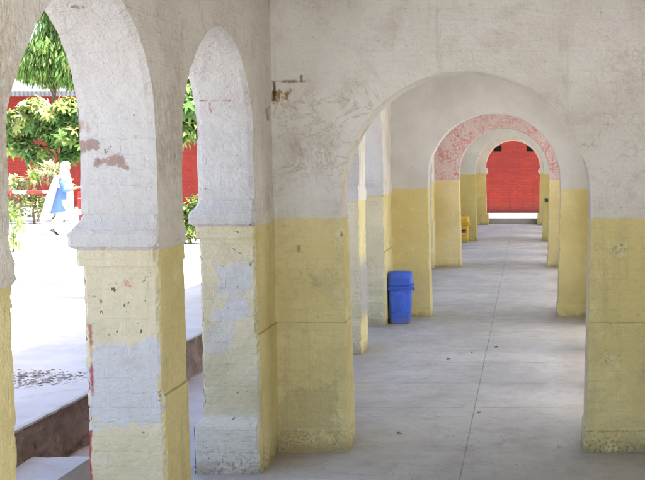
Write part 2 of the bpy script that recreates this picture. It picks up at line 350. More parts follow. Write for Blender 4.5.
# ------------------------------------------------------------------ the veranda: measurements
XI, XO = -1.875, -2.265            # inner and outer plane of the arcade
WALLS = [0.89, 7.79, 14.63, 21.54, 28.50, 35.70]; WT = 0.32
ACX, AR = -0.445, 0.921            # the cross arches
ZSP = 1.925; ZTOP = 4.0
PIL = []                           # arcade pillars (y0, y1, bay, is_wall_pier)
for i, wy in enumerate(WALLS):
    y0 = wy - 0.54; y1 = wy + 0.94
    if i == 2: y0 = 13.80
    if i == 5: y1 = wy + WT
    if i == 0: y0 = wy - 0.1
    PIL.append((y0, y1, i, True))
    if i + 1 < len(WALLS):
        wn = WALLS[i + 1]
        a, b = ((wn - 4.37, wn - 3.98), (wn - 2.455, wn - 2.045))
        if i == 1: a, b = (9.85, 10.28), (11.80, 12.28)
        PIL.append((*a, i, False)); PIL.append((*b, i, False))

def rough(p, amp=1.0):
    v = Vector((rnoise(p, 2.3, 1.0) * 0.006 + rnoise(p, 9, 5.0) * 0.0035 + rnoise(p, 31, 9.0) * 0.0016,
                rnoise(p, 2.3, 12.0) * 0.006 + rnoise(p, 9, 17.0) * 0.0035 + rnoise(p, 31, 23.0) * 0.0016,
                rnoise(p, 2.3, 31.0) * 0.003))
    return v * amp
def arris(p):   # worn edge of an arch ring, without the steps of the courses
    return 0.004 + max(0, rnoise(p, 4, 2.0)) * 0.008 + max(0, rnoise(p, 22, 3.0)) * 0.010
def chip(p):   # how far an arris is knocked back at a point: brick course by brick course
    course = math.floor(p[2] / 0.077)
    h = noise.noise(Vector((course * 3.71, p[0] * 1.3 + 7, p[1] * 1.3 - 4)))
    return 0.004 + max(0, h) * 0.016 + max(0, rnoise(p, 22, 3.0)) * 0.012

def pillar_part(bm, y0, y1, z0, z1, prof, step):
    """rectangular shaft lofted up in small steps; prof(z) -> (inner, outer, front/back) projections"""
    zs = sorted(set(lin(z0, z1, step)))
    xs_n = max(2, int(0.41 / step)); ys_n = max(2, int((y1 - y0) / step))
    rings = []
    for z in zs:
        pi, po, pf = prof(z)
        a, b, c, d = XO - po, XI + pi, y0 - pf, y1 + pf
        pts = []
        for i in range(xs_n): pts.append((a + (b - a) * i / xs_n, c, i == 0))
        for i in range(ys_n): pts.append((b, c + (d - c) * i / ys_n, i == 0))
        for i in range(xs_n): pts.append((b - (b - a) * i / xs_n, d, i == 0))
        for i in range(ys_n): pts.append((a, d - (d - c) * i / ys_n, i == 0))
        ring = []
        ctr = Vector(((a + b) / 2, (c + d) / 2, z))
        for (x, y, corner) in pts:
            p = Vector((x, y, z)); q = p + rough(p)
            if corner:
                k = chip(p); q += Vector((-math.copysign(k, x - ctr.x), -math.copysign(k, y - ctr.y), 0))
            q.z = z + (rough(p).z if z0 + 1e-4 < z < z1 - 1e-4 else 0)
            ring.append(q)
        rings.append(ring)
    loft(bm, rings)
    bm.normal_update()
    for f in bm.faces:
        n = f.normal
        if n.x > 0.75: f.material_index = 0
        elif n.x < -0.75: f.material_index = 2
        else: f.material_index = 1
def p_base(z):
    t = 0.0 if z > 0.40 else (1.0 if z < 0.335 else (0.40 - z) / 0.065)
    return (0.012, 0.062 * t, 0.030 * t)
def p_shaft(z):
    t = min(1, max(0, (0.99 - z) / 0.012))
    return (0.012 * t, 0, 0)
def p_imp(z):
    if z < 1.742: return (0.0, 0.024, 0.016)
    if z < 1.825: return (0.006, 0.064, 0.040)
    t = min(1, (z - 1.825) / 0.10)
    k = (1 - t) ** 1.5
    return (0.006 * k, 0.064 * k, 0.040 * k)
P_LABEL = {(0, 0): 'pillar at the far left edge, its yellow inner face cut by the frame',
           (0, 1): 'nearest full pillar, pale yellow and white with a lavender bare patch and red smears',
           (1, 'w'): 'cream pillar with stepped base and patchy lavender paint joined to the nearest cross wall',
           (1, 1): 'slim pale pillar seen just inside the first arch, blue smear on its inner side',
           (1, 0): 'pale pillar in the second bay hidden behind the first arch jamb',
           (2, 'w'): 'pale pillar directly left of the blue bin, joined to the second cross wall'}
cnt = {}
for (y0, y1, bay, iswall) in PIL:
    key = (bay, 'w') if iswall else (bay, cnt.setdefault(bay, 0))
    if not iswall: cnt[bay] += 1
    near = (bay == 0 and not iswall) or (bay == 1 and iswall)
    st = 0.02 if near else (0.035 if key in P_LABEL else 0.08)
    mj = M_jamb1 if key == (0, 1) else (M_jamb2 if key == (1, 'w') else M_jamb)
    t = empty('pillar', ((XI + XO) / 2, (y0 + y1) / 2, 0),
              P_LABEL.get(key, 'yellow and white arcade pillar in one of the farther bays, hardly seen'), 'pillar',
              'pillars of the arcade on the left' if key in P_LABEL else 'far pillars of the arcade')
    for nm, z0, z1, pr in (('base', 0.0, 0.40, p_base), ('shaft', 0.40, 1.66, p_shaft), ('impost', 1.66, 1.925, p_imp)):
        bm = bmesh.new(); pillar_part(bm, y0, y1, z0, z1, pr, st if nm != 'impost' else min(st, 0.03))
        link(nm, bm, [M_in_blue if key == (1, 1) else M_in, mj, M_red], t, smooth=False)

def arched(bm, to3, spans, zbot, spring_of, ztop, thick, step, zrows, off=None, batter=None):
    """wall with arched openings. to3(u, t, z) -> point; spans = list of ('solid', u0, u1) / ('arch', u0, u1, rise, power)"""
    us = []; grid_cols = []
    V = {}
    def vert(u, t, z, edge=0, d=None):
        k = (round(u, 4), round(t, 4), round(z, 4))
        if k not in V:
            V[k] = bm.verts.new(to3(u, t, z, edge, d))
        return V[k]
    tt = lin(0, thick, max(step, 0.04))
    zs = spring_of
    nup = max(4, int((ztop - zs) / step / 1.3))
    for sp in spans:
        kind, u0, u1 = sp[:3]
        if kind == 'solid':
            cu = lin(u0, u1, step); cz = [zs] * len(cu)
            zl = lin(zbot, zs, step)
            for t in (0, thick):
                for i in range(len(cu) - 1):
                    for j in range(len(zl) - 1):
                        bm.faces.new([vert(cu[a], t, zl[b], (-1 if cu[a] == u0 else 1 if cu[a] == u1 else 0)) for a, b in ((i, j), (i + 1, j), (i + 1, j + 1), (i, j + 1))])
            for u, e in ((u0, -1), (u1, 1)):
                for j in range(len(zl) - 1):
                    for q in range(len(tt) - 1):
                        bm.faces.new([vert(u, tt[a], zl[b], e) for a, b in ((q, j), (q + 1, j), (q + 1, j + 1), (q, j + 1))])
        else:
            rise, pw, pl = sp[3], sp[4], sp[5] if len(sp) > 5 else sp[4]
            uc, a = (u0 + u1) / 2, (u1 - u0) / 2
            n = max(16, int(math.pi * a / step))
            cu, cz = [], []
            for i in range(n + 1):
                th = math.pi * i / n
                c, s_ = math.cos(th), math.sin(th)
                e_ = 2 / (pl if c > 0 else pw); cu.append(uc - a * math.copysign(abs(c) ** e_, c)); cz.append(zs + rise * abs(s_) ** e_)
            cu[0], cu[-1] = u0, u1; cz[0] = cz[-1] = zs
            for i in range(n):
                for q in range(len(tt) - 1):
                    d1 = None
                    bm.faces.new([vert(cu[i + di], tt[q + dq], cz[i + di], 2, (uc, zs)) for di, dq in ((0, 0), (1, 0), (1, 1), (0, 1))])
        for t in (0, thick):
            for i in range(len(cu) - 1):
                for j in range(nup):
                    def zz(ii, jj): return cz[ii] + (ztop - cz[ii]) * jj / nup
                    bm.faces.new([vert(cu[a], t, zz(a, b)) for a, b in ((i, j), (i + 1, j), (i + 1, j + 1), (i, j + 1))])
    bmesh.ops.recalc_face_normals(bm, faces=bm.faces)

# arcade wall above the imposts, one long wall with an arch between every two pillars
def arcade_pt(u, t, z, edge=0, d=None):
    x = XI - t
    p = Vector((x, u, z)); q = p + rough(p)
    if t < 1e-4 or t > -XO + XI - 1e-4:
        if edge in (-1, 1): q.y += -edge * (arris(p) if z > 2.15 else chip(p))
        elif edge == 2 and d is not None:
            v = Vector((0, p.y - d[0], p.z - d[1])).normalized(); q += v * arris(p)
    return q
spans_by = []
for i in range(len(PIL)):
    spans_by.append(('solid', PIL[i][0], PIL[i][1]))
    if i + 1 < len(PIL):
        a, b = PIL[i][1], PIL[i + 1][0]
        spans_by.append(('arch', a, b, 0.68, 2.1, 1.4 if i == 1 else 1.65))
aw = empty('arcade_wall', (XI, 15, 1.925), 'long grey-white arcade wall on the left, pierced by tall arches above the yellow pillars', 'wall')
bm = bmesh.new()
def split(lo, hi): return [s for s in spans_by if s[1] >= lo - 1e-6 and s[2] <= hi + 1e-6]
arched(bm, arcade_pt, [s for s in spans_by if s[2] <= PIL[3][1] + 1e-6], 1.925, 2.33, ZTOP, XI - XO, 0.024, 0)
arched(bm, arcade_pt, [s for s in spans_by if s[1] >= PIL[3][1] - 1e-6], 1.925, 2.33, ZTOP, XI - XO, 0.05, 0)
bm.normal_update()
for f in bm.faces:
    c = f.calc_center_median(); n = f.normal
    f.material_index = 0 if (n.x > 0.8 and c.x > XI - 0.03) else (2 if (n.x < -0.8 and c.x < XO + 0.03) else 1)
link('wall', bm, [M_in, M_jamb, M_red], aw)

# cross arches
def cross_pt(wy):
    def f(u, t, z, edge=0, d=None):
        y = wy + t
        p = Vector((u, y, z)); q = p + rough(p)
        if z < 0.985 and t < 1e-4: q.y -= 0.012
        if z < 0.175 and t < 1e-4: q.y -= 0.007
        inner = abs(u - ACX) < AR + 0.01
        if inner and z <= ZSP + 0.001:
            sgn = 1 if u > ACX else -1
            q.x -= sgn * 0.030 * max(0, 1 - z / 1.7)            # legs thicken towards the foot
            if z < 0.20: q.x -= sgn * (0.014 if sgn > 0 else 0.004)
            if t < 1e-4 or t > WT - 1e-4: q.x += sgn * (arris(p) if z > 1.6 else chip(p))
        elif edge == 2 and d is not None and (t < 1e-4 or t > WT - 1e-4):
            q += Vector((p.x - d[0], 0, p.z - d[1])).normalized() * arris(p)
        return q
    return f
XR = 1.06
A_LABEL = ['',
           'nearest white and yellow archway across the corridor, filling the right of the view',
           'second archway, grey-white over yellow, standing behind the blue bin',
           'third archway with patchy pink-red paint around its arch',
           'fourth archway, plain greenish white over yellow beside the yellow bin',
           'farthest archway, horseshoe opening framing the red building']
A_MAT = [M_wall2, M_wall1, M_wall2, M_wall3, M_wall4, M_wall5]
for i, wy in enumerate(WALLS):
    if i == 0: continue
    t = empty('archway', (ACX, wy, 0), A_LABEL[i], 'archway', 'archways across the corridor')
    bm = bmesh.new()
    st = {1: 0.024, 2: 0.035, 3: 0.05}.get(i, 0.08)
    arched(bm, cross_pt(wy), [('solid', XI - 0.06, ACX - AR), ('arch', ACX - AR, ACX + AR, 0.921, 2.0), ('solid', ACX + AR, XR + 0.05)],
           0, ZSP, ZTOP, WT, st, 0)
    bm.normal_update()
    for f in bm.faces:
        c = f.calc_center_median()
        if f.normal.x < -0.7 and abs(c.x - ACX - AR) < 0.08 and c.z < 2.2: f.material_index = 1  # light striking the right jambs is put into their paler colour
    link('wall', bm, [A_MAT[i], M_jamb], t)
    if i == 5:
        for sg in (-1, 1):
            bm = bmesh.new()
            e = ACX + sg * AR
            for z0, z1, pj in ((1.70, 1.76, 0.03), (1.76, 1.86, 0.06), (1.86, 1.92, 0.035)):
                x0, x1 = sorted((e - sg * pj, e + sg * 0.2)); box(bm, x0, x1, wy - 0.02, wy + WT + 0.02, z0, z1, 0, 0.008)
            link('impost', bm, M_wall5, t)
            bm = bmesh.new(); x0, x1 = sorted((e - sg * 0.09, e + sg * 0.18)); box(bm, x0, x1, wy - 0.03, wy + WT + 0.03, 0.0, 0.38, 0, 0.02)
            link('base', bm, M_wall5, t)

# right wall with arches added for light (outside the frame), ceiling, roof slab
def right_pt(u, t, z, edge=0, d=None):
    p = Vector((XR + t, u, z)); return p + rough(p)
bm = bmesh.new(); rs_ = []
na = -1
for (k, a, b, *q) in spans_by:
    if k == 'arch':
        na += 1
        if a < WALLS[1]: k, q = 'solid', []       # closed to lessen the light from the added arches
    if k == 'solid' and rs_ and rs_[-1][0] == 'solid': rs_[-1] = ('solid', rs_[-1][1], b)
    else: rs_.append((k, a, b, *q))
arched(bm, right_pt, rs_, 0, 2.33, ZTOP, 0.41, 0.10, 0)
tag(link('corridor_wall', bm, plaster('plaster_right_wall', WHITE, YEL, lite=True)), 'unseen white and yellow wall on the right, its arches added to let in light', 'wall')
M_ceil = plaster('plaster_ceiling', (0.55, 0.54, 0.52), (0.5, 0.5, 0.48), zline=-5, lite=True)
bm = bmesh.new(); box(bm, -2.60, 3.4, 0.5, 36.2, ZTOP - 0.01, ZTOP + 0.24)  # right overhang added to keep sun off the corridor floor
tag(link('roof', bm, M_ceil), 'flat concrete roof slab over the corridor', 'roof')

# ------------------------------------------------------------------ ground
def sheet(name, x0, x1, y0, y1, z, m):
    bm = bmesh.new(); vs = [bm.verts.new(p) for p in ((x0, y0, z), (x1, y0, z), (x1, y1, z), (x0, y1, z))]; bm.faces.new(vs)
    return tag(link(name, bm, m), kind='structure')
ZG = 0.424; XRI = -3.39
sheet('ground', -900, 900, -900, 900, -0.03, M_yard)
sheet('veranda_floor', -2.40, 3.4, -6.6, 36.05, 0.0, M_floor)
sheet('drain_floor', -3.55, -2.40, -20, 36.05, -0.004, M_slab)
# yard: a slab with a broken edge over the drain
bm = bmesh.new()
ys = lin(-20, 36.05, 0.05)
def ex(y): return XRI + 0.03 + noise.noise(Vector((y * 0.8, 3, 0))) * 0.02 + noise.noise(Vector((y * 9, 8, 0))) * 0.012 + noise.noise(Vector((y * 23, 8, 3))) * 0.008 + min(0, noise.noise(Vector((y * 1.9, 5, 2))) + 0.35) * 0.12
rows = []
for y in ys:
    e = ex(y); dz = noise.noise(Vector((y * 5, 1, 4))) * 0.006
    rows.append([bm.verts.new(p) for p in ((-700, y, ZG), (-6, y, ZG), (-3.75, y, ZG), (e - 0.02, y, ZG + dz), (e, y, ZG - 0.008 + dz), (e - 0.012, y, ZG - 0.03 + dz), (e - 0.14, y, ZG - 0.034))])
for a in range(len(rows) - 1):
    for k in range(6): bm.faces.new((rows[a][k], rows[a][k + 1], rows[a + 1][k + 1], rows[a + 1][k]))
vs = [bm.verts.new(p) for p in ((-700, 36.05, ZG), (XRI, 36.05, ZG), (XRI, 700, ZG), (-700, 700, ZG))]; bm.faces.new(vs)
bmesh.ops.recalc_face_normals(bm, faces=bm.faces)
tag(link('yard_ground', bm, M_yard), kind='structure')
bm = bmesh.new()
ys, zs = lin(-6, 36.0, 0.04), lin(-0.02, ZG - 0.015, 0.04)
vs = [[bm.verts.new((XRI - 0.03 + rnoise((1, y, z), 3, 2) * 0.05 + rnoise((2, y, z), 9, 4) * 0.05 + rnoise((4, y, z), 19, 4) * 0.02 + 0.04 * (1 - z / ZG), y, z)) for z in zs] for y in ys]
for a in range(len(ys) - 1):
    for b in range(len(zs) - 1): bm.faces.new((vs[a][b], vs[a][b + 1], vs[a + 1][b + 1], vs[a + 1][b]))
box(bm, XRI - 0.4, XRI - 0.12, -6, 36.0, 0.0, ZG - 0.07)
tag(link('retaining_wall', bm, M_earth), 'low rough brown stone edge of the yard along the drain', 'wall')
def chunk(bm, x0, x1, y0, y1, z0, z1, step, amp, seed):
    """a rough concrete slab: subdivided box with worn faces"""
    b2 = bmesh.new(); box(b2, x0, x1, y0, y1, z0, z1)
    for ax, lo, hi in ((0, x0, x1), (1, y0, y1), (2, z0, z1)):
        for q in lin(lo, hi, step)[1:-1]:
            nrm = Vector((0, 0, 0)); nrm[ax] = 1; pt = Vector((0, 0, 0)); pt[ax] = q
            bmesh.ops.bisect_plane(b2, geom=b2.verts[:] + b2.edges[:] + b2.faces[:], plane_co=pt, plane_no=nrm)
    for v in b2.verts:
        p = v.co.copy(); s_ = sum(1 for ax, lo, hi in ((0, x0, x1), (1, y0, y1), (2, z0, z1)) if min(abs(p[ax] - lo), abs(p[ax] - hi)) < 1e-4)
        d = Vector((rnoise(p, 5, seed), rnoise(p, 5, seed + 9), rnoise(p, 5, seed + 21) * 0.5)) * amp
        if s_ >= 2: d += (Vector(((x0 + x1) / 2, (y0 + y1) / 2, (z0 + z1) / 2)) - p).normalized() * (abs(rnoise(p, 11, seed + 4)) * amp * 2.5 + amp * 0.4)
        v.co = p + d
    me = bpy.data.meshes.new('tmp'); b2.to_mesh(me); b2.free(); bm.from_mesh(me); bpy.data.meshes.remove(me)
bm = bmesh.new(); chunk(bm, -3.37, -2.965, 5.3, 7.05, 0.0, 0.18, 0.05, 0.012, 2.0)
tag(link('step_slab', bm, [M_slab]), 'worn concrete slab laid in the drain beside the nearest pillar', 'slab')
# end of the corridor: the ground outside is one step higher
sheet('end_ground', XRI, 60, 36.22, 700, 0.18, M_yard)
bm = bmesh.new(); chunk(bm, -1.9, 1.2, 36.04, 36.30, 0.0, 0.185, 0.09, 0.006, 5.0)
tag(link('step', bm, concrete('end_step_concrete', (0.30, 0.28, 0.25))), 'worn grey-brown step at the far end of the corridor', 'step')
# rubble on the yard
def rubble(name, cx, cy, rx, ry, n, smax, label, m, seed):
    random.seed(seed); bm = bmesh.new()
    for k in range(n):
        a, r = random.uniform(0, 6.28), math.sqrt(random.random()) * random.uniform(0.5, 1)
        x, y = cx + math.cos(a) * r * rx, cy + math.sin(a) * r * ry; s_ = (0.2 + 0.8 * random.random() ** 3) * smax
        g = bmesh.ops.create_icosphere(bm, subdivisions=1, radius=s_)
        for v in g['verts']:
            v.co = Vector((v.co.x * random.uniform(.7, 1.5), v.co.y * random.uniform(.7, 1.5), v.co.z * random.uniform(.2, .6))) + Vector((x, y, ZG + s_ * 0.1))
    o = link(name, bm, m); return tag(o, label, 'rubble', kind='stuff')
M_rub = simple('rubble_stone', (0.27, 0.24, 0.21), 0.95, 0.6, 14, 0.6, 0.1, 9)
rubble('rubble', -4.02, 8.45, 0.52, 0.42, 800, 0.017, 'grey-brown stone rubble scattered on the shaded yard edge', M_rub, 3)
rubble('rubble', -5.45, 11.4, 0.32, 0.16, 160, 0.02, 'small brown debris lying on the sunlit yard', M_rub, 8)
# low kerb in the yard
bm = bmesh.new(); chunk(bm, -8.4, -5.2, 18.15, 18.45, ZG - 0.02, ZG + 0.12, 0.12, 0.01, 7)
tag(link('kerb', bm, M_slab), 'low concrete kerb on the sunlit yard in front of the green shrub', 'kerb')

# ------------------------------------------------------------------ red building across the end
YB = 40.1
rb = empty('red_building', (-8, YB, 0.18), 'long low red-painted brick building with grey metal roof behind the yard', 'building')
bm = bmesh.new()
holes = [(-1.24, -0.93, 2.52, 2.76), (0.02, 0.33, 2.52, 2.76)]
xc = sorted({-26.0, 12.0, *[h[0] for h in holes], *[h[1] for h in holes]}); zc = [0.0, 2.52, 2.76, 4.72]
def hole(i, j):
    mx, mz = (xc[i] + xc[i + 1]) / 2, (zc[j] + zc[j + 1]) / 2
    return any(h[0] < mx < h[1] and h[2] < mz < h[3] for h in holes)
for y in (YB, YB + 0.3):
    for i in range(len(xc) - 1):
        for j in range(len(zc) - 1):
            if not hole(i, j): bm.faces.new([bm.verts.new(p) for p in ((xc[i], y, zc[j]), (xc[i + 1], y, zc[j]), (xc[i + 1], y, zc[j + 1]), (xc[i], y, zc[j + 1]))])
for (x0, x1, z0, z1) in holes:
    c = [(x0, z0), (x1, z0), (x1, z1), (x0, z1)]
    for k in range(4):
        (a, b), (c_, d) = c[k], c[(k + 1) % 4]
        bm.faces.new([bm.verts.new(p) for p in ((a, YB, b), (c_, YB, d), (c_, YB + .3, d), (a, YB + .3, b))])
box(bm, -26, -25.7, YB + .3, YB + 6, 0, 4.6); box(bm, 11.7, 12, YB + .3, YB + 6, 0, 4.6); box(bm, -26, 12, YB + 6, YB + 6.3, 0, 4.6)
link('wall', bm, M_red, rb)
for (x0, x1, z0, z1) in holes:
    bm = bmesh.new()
    for k in range(3): box(bm, x0 + 0.01, x1 - 0.01, YB + 0.12, YB + 0.22, z0 + 0.03 + k * 0.08, z0 + 0.045 + k * 0.08)
    box(bm, x0, x1, YB + 0.25, YB + 0.28, z0, z1)
    link('vent', bm, M_black, rb)
def corr():
    s = NT('corrugated_roof')
    v = s.math('SINE', s.math('MULTIPLY', s.x, 40.0))
    c = s.mix(s.ramp(s.noise(1.5, 5), 0.35, 0.65), (0.11, 0.11, 0.115), (0.15, 0.15, 0.15))
    return s.done(c, 0.6, s.bump(v, 0.6, 0.02), 0.4)
bm = bmesh.new()
rs = [(YB - 0.7, 4.66), (YB + 3.0, 5.3), (YB + 7.0, 4.66)]
for k in range(2):
    (ya, za), (yb, zb) = rs[k], rs[k + 1]
    loft(bm, [[(-26.5, ya, za), (-26.5, yb, zb), (-26.5, yb, zb + 0.06), (-26.5, ya, za + 0.06)], [(12.5, ya, za), (12.5, yb, zb), (12.5, yb, zb + 0.06), (12.5, ya, za + 0.06)]])
box(bm, -26.5, 12.5, YB - 0.72, YB - 0.69, 4.56, 4.74)
link('roof', bm, corr(), rb)

# ------------------------------------------------------------------ bins
def rrect(cx, cy, hx, hy, r, z, n=5, tilt=0.0):
    pts = []
    for (sx, sy, a0) in ((1, 1, 0), (-1, 1, 90), (-1, -1, 180), (1, -1, 270)):
        for k in range(n + 1):
            a = R(a0 + 90 * k / n); pts.append((cx + sx * (hx - r) + math.cos(a) * r, cy + sy * (hy - r) + math.sin(a) * r, 0))
    return [Vector((x, y, z + tilt * (x - cx))) for x, y, _ in pts]
def bin_(name, loc, rz, mb, ml, label, group, sticker=False, lidtilt=0.03):
    t = empty(name, loc, label, 'bin', group, rz)
    bm = bmesh.new()
    rings = [rrect(0, 0, .125, .115, .03, 0.0), rrect(0, 0, .132, .122, .035, 0.012), rrect(0, 0, .138, .127, .035, 0.07), rrect(0, 0, .136, .125, .035, 0.074), rrect(0, 0, .155, .145, .04, 0.47), rrect(0, 0, .150, .140, .038, 0.47)]
    loft(bm, rings); link('body', bm, mb, t, False, False)
    bm = bmesh.new()
    loft(bm, [rrect(0, 0, .158, .148, .04, .455, tilt=lidtilt), rrect(0, 0, .176, .165, .045, .462, tilt=lidtilt), rrect(0, 0, .180, .168, .045, .49, tilt=lidtilt), rrect(0, 0, .176, .165, .045, .508, tilt=lidtilt), rrect(0, 0, .163, .153, .04, .512, tilt=lidtilt)])
    box(bm, .165, .192, -.05, .05, .44, .485, 0, .006)
    link('rim', bm, ml, t, False, False)
    bm = bmesh.new()
    loft(bm, [rrect(0, 0, .166, .155, .04, .508, tilt=lidtilt), rrect(0, 0.004, .164, .150, .04, .56), rrect(0, 0.012, .162, .136, .045, .63, tilt=-.01), rrect(0, .02, .155, .118, .05, .672, tilt=-.02), rrect(0, .022, .140, .10, .05, .692, tilt=-.02), rrect(0, .022, .10, .06, .04, .700, tilt=-.02)])
    lid = link('lid', bm, mb, t, True, False)
    bm = bmesh.new()
    y0 = -.153
    loft(bm, [[(-.125, y0 - .006, .525), (.125, y0 - .006, .528), (.125, y0 + .02, .528), (-.125, y0 + .02, .525)],
              [(-.122, y0 + .016, .615), (.122, y0 + .016, .615), (.122, y0 + .05, .615), (-.122, y0 + .05, .615)]])
    fl = link('flap', bm, ml, lid, False, False)
    if sticker:
        for z0, z1, m in ((.30, .345, M_black), (.245, .30, M_stick_r), (.225, .245, M_stick_w)):
            bm = bmesh.new(); yy = -.1335 - z0 * 0.018
            box(bm, -.02, .095, yy - .014, yy, z0, z1); link('sticker', bm, m, t, False, False)
    return t
bin_('litter_bin', (-1.700, 14.13, 0), R(3), M_blue, M_blue_dark, 'blue plastic swing-lid bin standing by the second arch', 'litter bins in the corridor', lidtilt=0.06)
bin_('litter_bin', (-1.69, 28.12, 0), R(-4), M_ybin, M_ybin_dark, 'yellow plastic bin with a small red sticker by the fourth arch', 'litter bins in the corridor', True)
# wall switch on the fourth arch
t = empty('wall_switch', (0.56, 28.47, 1.1), 'small dark switch box on the right leg of the fourth arch', 'switch')
bm = bmesh.new(); box(bm, .53, .60, 28.43, 28.50, 1.07, 1.15, 0, .006); link('box', bm, simple('switch_green', (.03, .05, .025)), t)
bm = bmesh.new(); box(bm, .555, .575, 28.415, 28.43, 1.10, 1.125, 0, .003); link('button', bm, M_black, t)
# dry leaves on the floor
random.seed(5)
M_dry = simple('dry_leaf', (0.16, 0.15, 0.05), 0.8)
for (px, py, rz, lab) in ((-0.86, 9.45 + 2.0, 0.4, 'dry leaf on the floor slabs left of the seam, nearer one'), (-0.62, 11.85, 1.9, 'dry leaf on the floor close to the seam'), (-1.02, 7.2 + 1.1, 2.8, 'dark leaf scrap near the first arch'), (-0.41, 9.0, 1.0, 'dark leaf scrap beside the floor seam'), (-0.35, 12.2, 0.2, 'leaf scrap on the right side of the floor seam')):
    bm = bmesh.new(); L = 0.026
    pts = [(-L, 0, .004), (-.3 * L, .35 * L, .012), (.5 * L, .3 * L, .01), (L, 0, .003), (.5 * L, -.3 * L, .014), (-.3 * L, -.35 * L, .008)]
    vs = [bm.verts.new(Matrix.Rotation(rz, 3, 'Z') @ Vector(p) + Vector((px, py, 0.003))) for p in pts]
    c1 = bm.verts.new(Vector((px, py, .006)))
    for k in range(6): bm.faces.new((vs[k], vs[(k + 1) % 6], c1))
    tag(link('fallen_leaf', bm, M_dry), lab, 'leaf', 'leaves fallen on the corridor floor')

# ------------------------------------------------------------------ plants
def leaf(bm, base, d, up, L, W, mi, fold=0.25, droop=0.3):
    d = d.normalized(); s_ = d.cross(up)
    if s_.length < 1e-3: s_ = d.orthogonal()
    s_.normalize(); n = s_.cross(d).normalized()
    p = [base, base + d * L * .35 - n * droop * L * .06, base + d * L * .72 - n * droop * L * .24, base + d * L * .95 - n * droop * L * .5]
    ws = [0.06, 0.5, 0.36, 0.0]
    prev = None
    for k in range(4):
        c = bm.verts.new(p[k])
        if ws[k] > 0:
            a = bm.verts.new(p[k] + s_ * W * ws[k] + n * fold * W * ws[k]); b = bm.verts.new(p[k] - s_ * W * ws[k] + n * fold * W * ws[k])
            cur = (a, c, b)
        else: cur = (c, c, c)
        if prev:
            for u, v in ((0, 1), (1, 2)):
                q = [prev[u], prev[v], cur[v], cur[u]]; q2 = []
                for w_ in q:
                    if w_ not in q2: q2.append(w_)
                f = bm.faces.new(q2); f.material_index = mi
        prev = cur
def rdir(zlo=-1, zhi=1):
    a = random.uniform(0, 6.283); z = random.uniform(zlo, zhi); r = math.sqrt(max(0, 1 - z * z)); return Vector((r * math.cos(a), r * math.sin(a), z))
def tree(name, loc, label, cat, trunk_h, trunk_r, clumps, n, L, W, mats, group=None, style='spray', seed=1, lean=(0, 0), wt=None):
    """clumps: (dx, dy, z, rx, ry, rz) ellipsoids relative to loc; every clump is reached by a limb"""
    random.seed(seed); t = empty(name, loc, label, cat, group); o0 = Vector(loc)
    bm = bmesh.new()
    top = o0 + Vector((lean[0], lean[1], trunk_h))
    mid = o0 + Vector((lean[0] * .4 + random.uniform(-.06, .06), lean[1] * .4, trunk_h * .5))
    tube(bm, [o0 - Vector((0, 0, .05)), o0 + Vector((0, 0, .1 * trunk_h)), mid, top], [trunk_r * 1.5, trunk_r * 1.1, trunk_r * .9, trunk_r * .7], 10)
    for (dx, dy, z, rx, ry, rz) in clumps:
        c = o0 + Vector((dx, dy, z)); st_ = mid.lerp(top, random.uniform(.3, 1))
        m_ = st_.lerp(c, .5) + Vector((random.uniform(-.1, .1), random.uniform(-.1, .1), .12 * (c - st_).length))
        tube(bm, [st_, m_, c], [trunk_r * .5, trunk_r * .35, trunk_r * .15], 6)
        for k in range(5):
            e = c + Vector((random.uniform(-.7, .7) * rx, random.uniform(-.7, .7) * ry, random.uniform(-.6, .7) * rz))
            tube(bm, [m_.lerp(c, random.uniform(.4, 1)), c.lerp(e, .5) + rdir() * .05, e], [trunk_r * .2, trunk_r * .12, trunk_r * .05], 5)
    link('trunk', bm, M_bark, t)
    bm = bmesh.new()
    vol = [c[3] * c[4] * c[5] for c in clumps]; tot = sum(vol)
    for c, v in zip(clumps, vol):
        ctr = o0 + Vector(c[:3])
        for k in range(max(1, int(n * v / tot))):
            q = rdir() * (random.random() ** .45); q *= 0.8 + 0.45 * noise.noise(Vector((q.x * 2.5 + c[0], q.y * 2.5 + c[2], q.z * 2.5)))
            b = ctr + Vector((q.x * c[3], q.y * c[4], q.z * c[5]))
            out = Vector((q.x, q.y, q.z * .6)) + rdir() * .5
            mi = random.choices(range(len(mats)), wt)[0] if wt else random.randrange(len(mats))
            if style == 'droop':
                for j in range(5):
                    d = Vector((out.x * .35 + random.uniform(-.3, .3), out.y * .35 + random.uniform(-.3, .3), -1))
                    leaf(bm, b + rdir() * L * .5, d, rdir(), L * random.uniform(.7, 1.2), W, mi, .3, .2)
            elif style == 'palmate':
                ax = (out + Vector((0, 0, .7))).normalized(); e1 = ax.orthogonal().normalized(); e2 = ax.cross(e1)
                m = random.randint(6, 8)
                for j in range(m):
                    a = 6.283 * j / m; d = e1 * math.cos(a) + e2 * math.sin(a) + ax * .15
                    leaf(bm, b, d, ax, L * random.uniform(.8, 1.1), W, mi, .2, .7)
            else:
                for j in range(4):
                    d = out + rdir() * .9 + Vector((0, 0, .15)); leaf(bm, b + rdir() * L * .25, d, Vector((0, 0, 1)), L * random.uniform(.7, 1.2), W, mi, .25, .5)
    link('crown', bm, mats, t)
    return t
